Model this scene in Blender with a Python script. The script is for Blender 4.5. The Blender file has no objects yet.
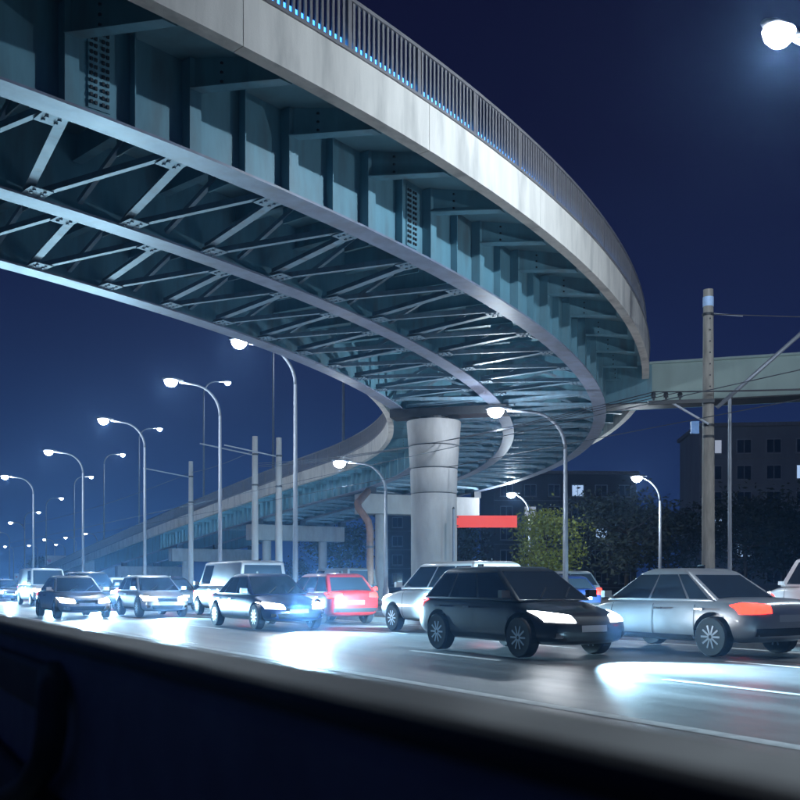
import bpy, math, random
from mathutils import Vector, Matrix
random.seed(7)
R = math.radians
sc = bpy.context.scene
col = sc.collection

# ------------------------------------------------------------------ camera
cd = bpy.data.cameras.new('camera'); cam = bpy.data.objects.new('camera', cd); col.objects.link(cam)
cam.location = (0, 0, 1.2); cam.rotation_euler = (R(90), 0, 0)
cd.sensor_width = 36; cd.lens = 966/800*36; cd.shift_y = 183/800
cd.clip_start = 0.02; cd.clip_end = 6000
cd.dof.use_dof = True; cd.dof.focus_distance = 26; cd.dof.aperture_fstop = 4.5
sc.camera = cam

# ------------------------------------------------------------------ night sky
w = bpy.data.worlds.new('World'); sc.world = w; w.use_nodes = True
nt = w.node_tree; nt.nodes.clear()
wo = nt.nodes.new('ShaderNodeOutputWorld'); bg = nt.nodes.new('ShaderNodeBackground')
tc = nt.nodes.new('ShaderNodeTexCoord'); sx = nt.nodes.new('ShaderNodeSeparateXYZ'); cr = nt.nodes.new('ShaderNodeValToRGB')
nt.links.new(tc.outputs['Generated'], sx.inputs[0]); nt.links.new(sx.outputs['Z'], cr.inputs[0])
nt.links.new(cr.outputs[0], bg.inputs[0]); nt.links.new(bg.outputs[0], wo.inputs[0])
el = cr.color_ramp.elements
el[0].position = 0.0; el[0].color = (0.013, 0.036, 0.125, 1)
el[1].position = 0.62; el[1].color = (0.0038, 0.0045, 0.022, 1)
e = el.new(0.22); e.color = (0.0075, 0.014, 0.060, 1)
e = el.new(0.40); e.color = (0.0046, 0.0060, 0.030, 1)
bg.inputs[1].default_value = 1.0
sc.view_settings.view_transform = 'Standard'; sc.view_settings.look = 'None'
sc.view_settings.exposure = 0.0; sc.view_settings.gamma = 1.0
sc.cycles.use_denoising = True
sc.cycles.max_bounces = 6; sc.cycles.diffuse_bounces = 3; sc.cycles.glossy_bounces = 3
sc.cycles.volume_bounces = 0
sc.cycles.sample_clamp_indirect = 4.0
sc.cycles.use_light_tree = True

# ------------------------------------------------------------------ helpers
def tag(o, label=None, cat=None, group=None, kind=None):
    if label: o['label'] = label
    if cat: o['category'] = cat
    if group: o['group'] = group
    if kind: o['kind'] = kind
    return o
def empty(name, loc=(0, 0, 0), rz=0.0):
    o = bpy.data.objects.new(name, None); col.objects.link(o)
    o.location = loc; o.rotation_euler = (0, 0, rz); o.empty_display_size = 0.3
    return o
def inst(name, me, mat=None, parent=None, loc=(0, 0, 0), rot=(0, 0, 0), M=None):
    o = bpy.data.objects.new(name, me); col.objects.link(o)
    if parent: o.parent = parent
    if M is not None: o.matrix_basis = M
    else: o.location = loc; o.rotation_euler = rot
    if mat:
        if len(me.materials) == 0: me.materials.append(None)
        o.material_slots[0].link = 'OBJECT'; o.material_slots[0].material = mat
    return o
class MB:
    def __init__(s): s.v = []; s.f = []
    def hexa(s, p):           # p: 4 bottom then 4 top
        b = len(s.v); s.v += [tuple(q) for q in p]
        for f in ((3,2,1,0),(4,5,6,7),(0,1,5,4),(1,2,6,5),(2,3,7,6),(3,0,4,7)): s.f.append(tuple(b+i for i in f))
    def box(s, c, d, M=None):
        x, y, z = d[0]/2, d[1]/2, d[2]/2
        p = [Vector((c[0]+i*x, c[1]+j*y, c[2]+k*z)) for k in (-1, 1) for i, j in ((-1,-1),(1,-1),(1,1),(-1,1))]
        if M is not None: p = [M @ q for q in p]
        s.hexa(p)
    def beam(s, a, b, w_, h_, up=(0, 0, 1)):
        a = Vector(a); b = Vector(b); d = (b-a).normalized(); r = d.cross(Vector(up)).normalized(); u = r.cross(d)
        p = []
        for q in (a, b): pass
        p = [a-r*w_/2-u*h_/2, a+r*w_/2-u*h_/2, b+r*w_/2-u*h_/2, b-r*w_/2-u*h_/2,
             a-r*w_/2+u*h_/2, a+r*w_/2+u*h_/2, b+r*w_/2+u*h_/2, b-r*w_/2+u*h_/2]
        s.hexa(p)
    def tube(s, pts, rad, n=8, cap=True):
        pts = [Vector(p) for p in pts]
        if not hasattr(rad, '__len__'): rad = [rad]*len(pts)
        b = len(s.v); prev = None
        for i, p in enumerate(pts):
            d = (pts[min(i+1, len(pts)-1)]-pts[max(i-1, 0)]).normalized()
            ref = Vector((0, 0, 1)) if abs(d.z) < .95 else Vector((1, 0, 0))
            if prev is not None: ref = prev
            r = d.cross(ref).normalized(); u = r.cross(d).normalized(); prev = u
            for k in range(n):
                a = 2*math.pi*k/n
                s.v.append(tuple(p+(r*math.cos(a)+u*math.sin(a))*rad[i]))
        for i in range(len(pts)-1):
            for k in range(n):
                s.f.append((b+i*n+k, b+i*n+(k+1) % n, b+(i+1)*n+(k+1) % n, b+(i+1)*n+k))
        if cap:
            s.f.append(tuple(b+k for k in range(n-1, -1, -1))); e_ = b+(len(pts)-1)*n
            s.f.append(tuple(e_+k for k in range(n)))
    def lathe(s, prof, n=24, c=(0, 0, 0), M=None):     # prof: (r, z)
        b = len(s.v)
        for r, z in prof:
            for k in range(n):
                a = 2*math.pi*k/n; q = Vector((c[0]+r*math.cos(a), c[1]+r*math.sin(a), c[2]+z))
                s.v.append(tuple(M @ q if M is not None else q))
        for i in range(len(prof)-1):
            for k in range(n):
                s.f.append((b+i*n+k, b+i*n+(k+1) % n, b+(i+1)*n+(k+1) % n, b+(i+1)*n+k))
        s.f.append(tuple(b+k for k in range(n-1, -1, -1))); e_ = b+(len(prof)-1)*n
        s.f.append(tuple(e_+k for k in range(n)))
    def quad(s, p):
        b = len(s.v); s.v += [tuple(q) for q in p]; s.f.append(tuple(range(b, b+len(p))))
    def mesh(s, name, mat=None, smooth=False):
        me = bpy.data.meshes.new(name); me.from_pydata(s.v, [], s.f); me.update()
        if mat: me.materials.append(mat)
        if smooth: me.polygons.foreach_set('use_smooth', [True]*len(me.polygons))
        return me
    def build(s, name, mat=None, parent=None, smooth=False, bevel=0, auto=False):
        o = bpy.data.objects.new(name, s.mesh(name, mat, smooth)); col.objects.link(o)
        if parent: o.parent = parent
        if bevel:
            m = o.modifiers.new('bevel', 'BEVEL'); m.width = bevel; m.segments = 2; m.limit_method = 'ANGLE'
        if auto:
            o.data.polygons.foreach_set('use_smooth', [True]*len(o.data.polygons)); o.data.set_sharp_from_angle(angle=R(40))
        return o

# ------------------------------------------------------------------ materials
def mat(name, c, rough=.6, metal=0.0, var=.25, scale=3.0, stretch=(1, 1, 1), bump=0.0, bscale=40.0, dirt=None, dscale=1.2, spec=.5):
    m = bpy.data.materials.new(name); m.use_nodes = True; t = m.node_tree; N = t.nodes; L = t.links
    b = N['Principled BSDF']; b.inputs['Roughness'].default_value = rough; b.inputs['Metallic'].default_value = metal
    b.inputs['Specular IOR Level'].default_value = spec
    tcn = N.new('ShaderNodeTexCoord'); mp = N.new('ShaderNodeMapping'); mp.inputs['Scale'].default_value = stretch
    L.new(tcn.outputs['Object'], mp.inputs[0])
    nz = N.new('ShaderNodeTexNoise'); nz.inputs['Scale'].default_value = scale; nz.inputs['Detail'].default_value = 6
    nz.inputs['Roughness'].default_value = .65
    L.new(mp.outputs[0], nz.inputs['Vector'])
    r = N.new('ShaderNodeValToRGB'); r.color_ramp.elements[0].position = .3; r.color_ramp.elements[1].position = .72
    r.color_ramp.elements[0].color = tuple(x*(1-var) for x in c)+(1,); r.color_ramp.elements[1].color = tuple(min(1, x*(1+var)) for x in c)+(1,)
    L.new(nz.outputs[0], r.inputs[0]); out = r.outputs[0]
    if dirt:
        n2 = N.new('ShaderNodeTexNoise'); n2.inputs['Scale'].default_value = dscale; n2.inputs['Detail'].default_value = 8
        m2 = N.new('ShaderNodeMapping'); m2.inputs['Scale'].default_value = (1.6, 1.6, .35); L.new(tcn.outputs['Object'], m2.inputs[0]); L.new(m2.outputs[0], n2.inputs['Vector'])
        r2 = N.new('ShaderNodeValToRGB'); r2.color_ramp.elements[0].position = .5; r2.color_ramp.elements[1].position = .72
        L.new(n2.outputs[0], r2.inputs[0])
        mx = N.new('ShaderNodeMixRGB'); mx.inputs[2].default_value = dirt+(1,); L.new(out, mx.inputs[1]); 
        ml = N.new('ShaderNodeMath'); ml.operation = 'MULTIPLY'; ml.inputs[1].default_value = .6; L.new(r2.outputs[0], ml.inputs[0]); L.new(ml.outputs[0], mx.inputs[0]); out = mx.outputs[0]
    L.new(out, b.inputs['Base Color'])
    mr = N.new('ShaderNodeMapRange'); mr.inputs[3].default_value = max(.02, rough-.12); mr.inputs[4].default_value = min(1, rough+.12)
    L.new(nz.outputs[0], mr.inputs[0]); L.new(mr.outputs[0], b.inputs['Roughness'])
    if bump:
        n3 = N.new('ShaderNodeTexNoise'); n3.inputs['Scale'].default_value = bscale; n3.inputs['Detail'].default_value = 4
        L.new(tcn.outputs['Object'], n3.inputs['Vector'])
        bp = N.new('ShaderNodeBump'); bp.inputs['Strength'].default_value = bump; bp.inputs['Distance'].default_value = .02
        L.new(n3.outputs[0], bp.inputs['Height']); L.new(bp.outputs[0], b.inputs['Normal'])
    return m
def emit(name, c, s, base=(.8, .8, .8)):
    m = bpy.data.materials.new(name); m.use_nodes = True; b = m.node_tree.nodes['Principled BSDF']
    b.inputs['Base Color'].default_value = base+(1,); b.inputs['Emission Color'].default_value = c+(1,); b.inputs['Emission Strength'].default_value = s
    return m
def glass(name, c=(.012, .016, .022)):
    m = bpy.data.materials.new(name); m.use_nodes = True; b = m.node_tree.nodes['Principled BSDF']
    b.inputs['Base Color'].default_value = c+(1,); b.inputs['Roughness'].default_value = .06; b.inputs['Coat Weight'].default_value = .3
    return m
M_fascia = mat('fascia_concrete', (.72, .69, .64), .7, var=.12, scale=1.6, stretch=(2, 2, .3), bump=.15, dirt=(.30, .30, .29), dscale=1.4)
M_girder = mat('girder_paint', (.155, .34, .43), .5, var=.15, scale=1.5, stretch=(2.2, 2.2, .4), dirt=(.12, .13, .12), dscale=1.1)
M_flange = mat('flange_paint', (.25, .29, .40), .42, var=.22, scale=2.2, dirt=(.20, .20, .22), dscale=1.6)
M_brace = mat('brace_paint', (.18, .29, .38), .5, var=.2, scale=3, dirt=(.16, .15, .14), dscale=2.5)
M_soffit = mat('soffit_steel', (.18, .35, .42), .65, var=.14, scale=1.2, dirt=(.16, .2, .2), dscale=.7)
M_bolt = mat('bolt_steel', (.05, .06, .07), .5, metal=.6)
M_rail = mat('railing_steel', (.23, .22, .23), .45, metal=.3, var=.15)
M_conc = mat('pier_concrete', (.30, .29, .29), .8, var=.16, scale=2, stretch=(1.5, 1.5, .5), bump=.25, bscale=30, dirt=(.22, .21, .2), dscale=.9)
M_asph = mat('asphalt', (.085, .092, .096), .36, var=.28, scale=1.1, bump=.3, bscale=140, dirt=(.040, .041, .044), dscale=.5)
def wear(m):          # tyre-polished bands and long stains along the road
    t = m.node_tree; N = t.nodes; L = t.links; b = N['Principled BSDF']
    tcn = N.new('ShaderNodeTexCoord'); mp = N.new('ShaderNodeMapping'); mp.vector_type = 'TEXTURE'
    mp.inputs['Rotation'].default_value = (0, 0, R(121)); mp.inputs['Scale'].default_value = (22, 1.0, 1)
    L.new(tcn.outputs['Object'], mp.inputs[0])
    nz = N.new('ShaderNodeTexNoise'); nz.inputs['Scale'].default_value = 1.3; nz.inputs['Detail'].default_value = 5; L.new(mp.outputs[0], nz.inputs['Vector'])
    src = b.inputs['Base Color'].links[0].from_socket
    mr = N.new('ShaderNodeMapRange'); mr.inputs[1].default_value = .3; mr.inputs[2].default_value = .7; mr.inputs[3].default_value = .55; mr.inputs[4].default_value = 1.35; L.new(nz.outputs[0], mr.inputs[0])
    mx = N.new('ShaderNodeVectorMath'); mx.operation = 'SCALE'; L.new(src, mx.inputs[0]); L.new(mr.outputs[0], mx.inputs['Scale']); L.new(mx.outputs[0], b.inputs['Base Color'])
    m2 = N.new('ShaderNodeMapRange'); m2.inputs[1].default_value = .3; m2.inputs[2].default_value = .7; m2.inputs[3].default_value = .26; m2.inputs[4].default_value = .52; L.new(nz.outputs[0], m2.inputs[0]); L.new(m2.outputs[0], b.inputs['Roughness'])
    vo = N.new('ShaderNodeTexVoronoi'); vo.feature = 'DISTANCE_TO_EDGE'; vo.inputs['Scale'].default_value = .22; L.new(tcn.outputs['Object'], vo.inputs['Vector'])
wear(M_asph)
M_ground = mat('verge_soil', (.05, .05, .045), .9, var=.3, scale=.6, bump=.4, bscale=12)
M_paving = mat('paving', (.16, .16, .16), .8, var=.2, scale=2, bump=.2)
M_kerb = mat('kerb_concrete', (.33, .33, .32), .8, var=.2, scale=3)
M_paint = mat('road_paint', (.72, .72, .70), .55, var=.2, scale=6, dirt=(.3, .3, .3), dscale=3)
M_ballast = mat('ballast', (.12, .115, .11), .95, var=.4, scale=14, bump=.8, bscale=25)
M_steel = mat('galvanised_pole', (.22, .24, .28), .5, metal=.35, var=.12, scale=5)
M_wood = mat('weathered_pole', (.25, .23, .205), .8, var=.3, scale=5, stretch=(3, 3, .4), bump=.3, bscale=25, dirt=(.1, .09, .08), dscale=3)
M_dark = mat('dark_metal', (.03, .032, .036), .5, metal=.4)
M_wire = mat('wire_black', (.06, .06, .07), .5, metal=.5)
M_rust = mat('rusty_iron', (.14, .075, .05), .8, var=.35, scale=4)
M_side = mat('side_girder_paint', (.36, .47, .44), .55, var=.1, scale=1.0, stretch=(1.2, 1.2, .4), dirt=(.26, .33, .32), dscale=.6)
M_lamp = emit('lamp_glow', (.90, .94, 1.0), 60.0)
M_lampfar = emit('lamp_glow_far', (.88, .93, 1.0), 30.0)
M_head = emit('headlight_glow', (.90, .95, 1.0), 45.0)
M_tail = emit('taillight_glow', (1.0, .022, .012), 9.0, (.5, .02, .02))
M_redtrail = emit('red_trail_glow', (1.0, .03, .008), .6, (.25, .025, .012))  # glow of the made-up panel that replaces a red light trail
M_glass = glass('dark_glass', (.022, .03, .04))
M_tyre = mat('tyre_rubber', (.018, .018, .019), .85)
M_rim = mat('alloy_rim', (.28, .29, .31), .35, metal=.9, var=.08)
M_chrome = mat('chrome_trim', (.6, .6, .62), .18, metal=1.0, var=.05)
M_black = mat('black_plastic', (.014, .014, .016), .55)

# ------------------------------------------------------------------ road frame (n across, t along)
SN, CS = math.sin(R(31)), math.cos(R(31))
ROADRZ = R(121)
def RD(n, t, z=0.0): return Vector((CS*n - SN*t, SN*n + CS*t, z))
def strip(name, n0, n1, t0, t1, z0, z1, m, seg=1, parent=None, bevel=0):
    b = MB(); 
    for i in range(seg):
        a, c = t0+(t1-t0)*i/seg, t0+(t1-t0)*(i+1)/seg
        b.hexa([RD(n0, a, z0), RD(n1, a, z0), RD(n1, c, z0), RD(n0, c, z0), RD(n0, a, z1), RD(n1, a, z1), RD(n1, c, z1), RD(n0, c, z1)])
    return b.build(name, m, parent, bevel=bevel)
def sheet(name, n0, n1, t0, t1, z, m, parent=None):
    b = MB(); b.quad([RD(n0, t0, z), RD(n1, t0, z), RD(n1, t1, z), RD(n0, t1, z)]); return b.build(name, m, parent)

# ------------------------------------------------------------------ ground and roads
b = MB(); b.quad([(-1100, -500, -.012), (1100, -500, -.012), (1100, 1400, -.012), (-1100, 1400, -.012)])
tag(b.build('ground', M_ground), kind='structure')
tag(sheet('road', -9, 14.7, -120, 900, 0.0, M_asph), kind='structure')
tag(sheet('far_carriageway', 22.0, 28.1, -120, 900, 0.0, M_asph), kind='structure')
med = tag(strip('tram_reservation', 14.95, 21.75, -120, 600, -.05, .10, M_ballast), kind='structure')
tag(strip('pavement', 28.35, 60, -120, 600, -.05, .12, M_paving), kind='structure')
for nm, n0, n1, p in (('kerb', 14.7, 14.95, med), ('kerb', 21.75, 22.0, med)):
    strip(nm, n0, n1, -120, 600, -.05, .14, M_kerb, parent=p)
tag(strip('kerb', 28.1, 28.35, -120, 600, -.05, .15, M_kerb), kind='structure')
for n in (16.3, 17.82, 19.3-.15, 20.67): strip('tram_rail', n-.035, n+.035, -100, 400, .10, .165, M_steel, parent=med)
mk = tag(sheet('road_markings', 6.02, 6.2, -60, 400, .004, M_paint), kind='structure')
b = MB()
for n in (9.0, 11.9):
    for k in range(-8, 60):
        t0 = k*6.0+(1.5 if n > 10 else 0)
        b.quad([RD(n-.06, t0, .004), RD(n+.06, t0, .004), RD(n+.06, t0+2.6, .004), RD(n-.06, t0+2.6, .004)])
b.build('lane_dash', M_paint, mk)
for k in range(7):      # gore hatching beside the edge line
    t0 = 10.5+k*2.1; bb = MB(); wd = .5+k*.30
    bb.quad([RD(5.86, t0, .004), RD(5.86, t0+.42, .004), RD(5.86-wd, t0+.42+wd*.8, .004), RD(5.86-wd, t0+wd*.8, .004)])
    bb.build('hatch_stripe', M_paint, mk)
b = MB(); b.quad([RD(14.30, -60, .004), RD(14.42, -60, .004), RD(14.42, 400, .004), RD(14.30, 400, .004)]); b.build('edge_line', M_paint, mk)
b = MB(); b.quad([RD(22.3, -60, .004), RD(22.42, -60, .004), RD(22.42, 400, .004), RD(22.3, 400, .004)]); b.build('edge_line', M_paint, mk)

# ------------------------------------------------------------------ viaduct path
CX, CY = 58.4*math.sin(R(-37.5)), 58.4*math.cos(R(-37.5))
AL1 = R(31); U1 = 40.5*AL1
def PT(u, r, z=0.0):
    if u <= U1:
        a = u/40.5; return Vector((CX+r*math.cos(a), CY+r*math.sin(a), z))
    ca, sa = math.cos(AL1), math.sin(AL1); d = u-U1
    return Vector((CX+r*ca-d*sa, CY+r*sa+d*ca, z))
KN = [(-80, 9.65), (-61, 9.52), (-34, 8.97), (0, 8.27), (U1, 7.85), (U1+20, 6.65), (U1+40, 5.3), (U1+70, 3.1), (U1+100, .7), (U1+112, -.1), (U1+140, -.1)]
def lin(u):
    for (a, ya), (c, yc) in zip(KN, KN[1:]):
        if u <= c: return ya+(yc-ya)*(u-a)/(c-a)
    return KN[-1][1]
def TOP(u):             # top of the edge beam above the ground
    return 1.2+sum(lin(max(-79.9, u+d)) for d in (-8, -4, 0, 4, 8))/5
RO, RI, GO, GM, GI = 46.0, 35.0, 44.2, 40.5, 36.75
US, UE = -62.0, U1+112
def sweep(u0, u1, prof, name, m, parent, step=1.0, smooth=True, up=None):
    n = max(1, int(round((u1-u0)/step))); k = len(prof); b = MB()
    for i in range(n+1):
        u = u0+(u1-u0)*i/n; T = TOP(u)
        for r, h in prof: b.v.append(tuple(PT(u, r, T+h)))
    for i in range(n):
        for j in range(k):
            b.f.append((i*k+j, i*k+(j+1) % k, (i+1)*k+(j+1) % k, (i+1)*k+j))
    b.f.append(tuple(range(k-1, -1, -1))); b.f.append(tuple(n*k+j for j in range(k)))
    o = b.build(name, m, parent)
    bm_fix(o)
    if smooth:
        o.data.polygons.foreach_set('use_smooth', [True]*len(o.data.polygons)); o.data.set_sharp_from_angle(angle=R(35))
    return o
import bmesh
def bm_fix(o):
    bm = bmesh.new(); bm.from_mesh(o.data); bmesh.ops.recalc_face_normals(bm, faces=bm.faces); bm.to_mesh(o.data); bm.free()
def rect(r0, r1, h0, h1): return [(r0, h0), (r1, h0), (r1, h1), (r0, h1)]
via = empty('curved_viaduct', PT(-8, 38.2, 0)); via.location = (0, 0, 0)
tag(via, 'long curved steel girder viaduct sweeping overhead and bending back into a descending ramp', 'viaduct')
sweep(US, UE, rect(RI+.26, RO-.26, -.35, -.12), 'deck', M_soffit, via)
# edge beam panels on both sides
DU = 1.94
def panels(r0, r1, side):
    u = US; L = DU*2
    while u < UE-1:
        v = min(UE, u+L)
        pr = [(r0, -.85), (r1, -.85), (r1, 0), (r0, 0)] if side > 0 else [(r0, -.85), (r1, -.85), (r1, 0), (r0, 0)]
        sweep(u+.006, v-.006, pr, 'edge_panel', M_fascia, via, step=.65); u = v
panels(RO-.25, RO, 1); panels(RI, RI+.25, -1)
sweep(US, UE, rect(RO-.31, RO+.035, .003, .05), 'coping', M_rail, via)
sweep(US, UE, rect(RI-.035, RI+.31, .003, .05), 'coping', M_rail, via)
# railings
def railing(r, lo, hi):
    rl = sweep(US, UE, rect(r-.045, r+.045, .98, 1.04), 'handrail', M_rail, via, step=.6)
    sweep(US, UE, rect(r-.025, r+.025, .14, .18), 'bottom_rail', M_rail, rl, step=.6)
    b = MB(); b.box((0, 0, 0), (.03, .055, .82)); me = b.mesh('baluster', M_rail)
    b = MB(); b.box((0, 0, 0), (.07, .09, .96)); mp = b.mesh('post', M_rail)
    u = US; rest = MB(); i = 0; nn = 0
    while u < UE:
        T = TOP(u); a = min(u, U1)/40.5
        if i % 15 == 0: inst('railing_post', mp, None, rl, PT(u, r, T+.53), (0, 0, a))
        elif lo <= u <= hi and nn < 300: inst('baluster', me, None, rl, PT(u, r, T+.575), (0, 0, a)); nn += 1
        else:
            c = PT(u, r, T+.575); rest.box((0, 0, 0), (.03, .055, .82), Matrix.Translation(c) @ Matrix.Rotation(a, 4, 'Z'))
        u += .125*40.5/r; i += 1
    tag(rest.build('far_balusters', M_rail, rl), kind='stuff')
M_blue = emit('blue_light_strip', (.06, .34, 1.0), 3.0, (.2, .4, .8))
sweep(US, UE, rect(RO-.25, RO-.215, .052, .34), 'light_strip', M_blue, via)
railing(RO-.14, -31.5, 4.5); railing(RI+.14, 0, 34)
# girders
def girder(r, name, faces):
    g = sweep(US, UE-16, rect(r-.012, r+.012, -1.87, -.352), 'girder_web', M_girder, via)
    sweep(US, UE-16, rect(r-.24, r+.24, -1.915, -1.872), 'bottom_flange', M_flange, g, step=.8)
    b = MB(); b.box((0, 0, 0), (.17, .02, 1.5)); ms = b.mesh('stiffener', M_girder)
    b = MB(); b.box((0, 0, 0), (.22, .22, 1.5)); mw = b.mesh('wide_stiffener', M_girder)
    u = US+.2; i = 0
    while u < min(UE-18, 62):
        a = min(u, U1)/40.5; T = TOP(u)
        for s in faces:
            if i % 2 == 0: inst('stiffener', mw, None, g, PT(u, r+s*.123, T-1.118), (0, 0, a))
            else: inst('stiffener', ms, None, g, PT(u, r+s*.098, T-1.118), (0, 0, a))
        u += DU/2; i += 1
    return g
g_o = girder(GO, 'outer', (1,)); g_m = girder(GM, 'mid', ()); g_i = girder(GI, 'inner', (-1,))
# cantilever brackets
def bracket(u, r0, r1):
    T = TOP(u); a = min(u, U1)/40.5; s = 1 if r1 > r0 else -1
    d = (PT(u+.01, r0)-PT(u-.01, r0)).normalized(); d.z = 0
    b = MB(); ue = u+.85
    def P(r, h, o):
        f = (r-r0)/(r1-r0); return PT(u+f*.85, r, TOP(u+f*.85)+h)+d*o
    b.hexa([P(r0, -.86, -.012), P(r1, -.74, -.012), P(r1, -.74, .012), P(r0, -.86, .012), P(r0, -.353, -.012), P(r1, -.353, -.012), P(r1, -.353, .012), P(r0, -.353, .012)])
    o = b.build('bracket', M_girder, via)
    bf = MB(); bf.hexa([P(r0, -.885, -.13), P(r1, -.765, -.13), P(r1, -.765, .13), P(r0, -.885, .13), P(r0, -.862, -.13), P(r1, -.742, -.13), P(r1, -.742, .13), P(r0, -.862, .13)])
    bf.build('bracket_flange', M_girder, o)
    for q in (.10, .22, .34):
        b2 = MB()
        for h in (-.45, -.6, -.75): b2.box((0, 0, 0), (.035, .06, .035), Matrix.Translation(P(r0+s*q, h, 0)) @ Matrix.Rotation(a, 4, 'Z'))
    b2.build('bolt_row', M_bolt, o)
u = US+.2
while u < 58:
    if u > -46: bracket(u, GO+.235, RO-.42)
    if u > 5: bracket(u, GI-.235, RI+.42)
    u += DU
# cross beams, lateral bracing, gussets
b = MB(); b.box((0, 0, 0), (.62, .42, .016)); 
for i in range(4):
    for j in (-1, 1): b.box((-.2+i*.13, j*.1, -.018), (.045, .045, .022))
ME_gus = b.mesh('gusset', M_brace)
u = US+.2; k = 0
while u < 44:
    T = TOP(u); a = min(u, U1)/40.5
    for (ra, rb) in ((GM+.02, GO-.02), (GI+.02, GM-.02)):
        up = (0, 0, 1)
        b = MB(); b.beam(PT(u, ra, T-.62), PT(u, rb, T-.62), .02, .5); o = b.build('cross_beam', M_girder, via)
        b = MB(); b.beam(PT(u, ra, T-.88), PT(u, rb, T-.88), .2, .02); b.build('cross_beam_flange', M_girder, o)
        m_ = (ra+rb)/2
        b = MB(); b.beam(PT(u, ra+.1, T-1.66), PT(u, m_, T-.95), .09, .09); b.beam(PT(u, rb-.1, T-1.66), PT(u, m_, T-.95), .09, .09); b.build('knee_brace', M_brace, o)
        b = MB(); b.box((0, 0, 0), (.7, .03, .36), Matrix.Translation(PT(u, m_, T-1.04)) @ Matrix.Rotation(a, 4, 'Z')); b.build('gusset', M_girder, o)
        T2 = TOP(u+DU); um = u+DU*.5; Tm = TOP(um); am = min(um, U1)/40.5
        b = MB(); b.beam(PT(um+.10, ra+.22, Tm-1.80), PT(u+DU-.12, rb-.22, T2-1.80), .10, .11); b.build('lateral_strut', M_brace, via)
        b = MB(); b.beam(PT(u+.12, rb-.25, T-1.81), PT(um-.10, ra+.25, Tm-1.81), .17, .02); b.beam(PT(u+.12, rb-.25, T-1.74), PT(um-.10, ra+.25, Tm-1.74), .02, .12); b.build('lateral_brace', M_brace, via)
        inst('gusset', ME_gus, None, via, PT(u, rb-.32, T-1.868), (0, 0, a)); inst('gusset', ME_gus, None, via, PT(um, ra+.32, Tm-1.868), (0, 0, am))
    u += DU; k += 1
# splice plates with bolts on the outer web
for us in (-32.215, -25.425):
    T = TOP(us); a = us/40.5
    Mx = Matrix.Translation(PT(us, GO, T)) @ Matrix.Rotation(a, 4, 'Z')
    o = MB(); o.box((.022, 0, -1.08), (.02, .36, 1.28), Mx); sp = o.build('splice_plate', M_girder, via)
    q = MB()
    for iy in (-.135, -.06, .06, .135):
        for iz in range(11): q.box((.045, iy, -.55-iz*.108), (.03, .04, .05), Mx)
    tag(q.build('bolts', M_bolt, sp), kind='stuff')

# ------------------------------------------------------------------ piers
def pier_round(u, r):
    c = PT(u, r, 0); h = TOP(u)-1.915; p = empty('bridge_pier', c)
    tag(p, 'round concrete pier with flared banded head standing in the middle under the viaduct', 'pier')
    ht = h-.50
    b = MB(); b.lathe([(.86, -.2), (.86, ht-2.75)], 40); b.build('column', M_conc, p, auto=True)
    prof = [(.87, ht-2.74), (.89, ht-1.9), (.95, ht-1.0), (1.03, ht)]
    cuts = [ht-2.74, ht-1.80, ht-.95, ht]
    def rr(z):
        for (r0, z0), (r1, z1) in zip(prof, prof[1:]):
            if z <= z1+1e-6: return r0+(r1-r0)*(z-z0)/(z1-z0)
    for z0, z1 in zip(cuts, cuts[1:]):
        b = MB(); b.lathe([(rr(z0)-.02, z0+.02), (rr(z0+.05), z0+.045), (rr((z0+z1)/2), (z0+z1)/2), (rr(z1-.05), z1-.045), (rr(z1)-.02, z1-.02)], 40); b.build('flared_drum', M_conc, p, auto=True)
    b = MB(); b.lathe([(.80, ht-2.8), (.90, ht-.03)], 32); b.build('core', M_dark, p, auto=True)
    a = u/40.5
    b = MB(); b.box((.6, 0, ht+.30), (4.4, .9, .30), Matrix.Rotation(a, 4, 'Z')); b.build('cross_head', M_dark, p)
    b = MB(); b.lathe([(.55, ht), (.55, ht+.148)], 24); b.build('bearing', M_dark, p)
    return p
pier_round(-10.7, 38.15)
def pier_frame(u, label, rs=(37.4, 42.4)):
    h = TOP(u)-1.915; a = min(u, U1)/40.5; c = PT(u, 40, 0); p = empty('ramp_pier', c, a)
    tag(p, label, 'pier', 'frame piers under the far ramp')
    b = MB(); b.box((0, 0, h-1.05), (8.3, 1.2, 1.25)); b.build('cross_head', M_conc, p, bevel=.04)
    for r in rs:
        b = MB(); b.lathe([(.36, -.15), (.36, h-1.68)], 20, (r-40, 0, 0)); b.build('column', M_conc, p, auto=True)
    for r in (GI, GM, GO):
        b = MB(); b.box((r-40, 0, h-.213), (.5, .5, .42)); b.build('bearing', M_dark, p)
pier_frame(.408*40.5, 'two-column pier with wide pale crosshead seen beyond the round pier')
pier_frame(U1+14, 'two-column ramp pier left of the rusty drainpipe', )
pier_frame(U1+34, 'two-column ramp pier midway down the descending ramp')
pier_frame(U1+54, 'low two-column ramp pier nearest the foot of the ramp')
# ramp earth wall near its foot
b = MB(); 
for r0, r1 in ((RI+.3, RO-.3),):
    n = 18; ua, ub = UE-44, UE
    for i in range(n):
        p0, p1 = ua+(ub-ua)*i/n, ua+(ub-ua)*(i+1)/n
        z0, z1 = TOP(p0)-.36, TOP(p1)-.36
        b.hexa([PT(p0, r0, -.1), PT(p0, r1, -.1), PT(p1, r1, -.1), PT(p1, r0, -.1), PT(p0, r0, max(.02, z0)), PT(p0, r1, max(.02, z0)), PT(p1, r1, max(.02, z1)), PT(p1, r0, max(.02, z1))])
tag(b.build('ramp_abutment', M_conc), 'concrete retaining walls filling in under the foot of the far ramp', 'retaining wall')

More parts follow.
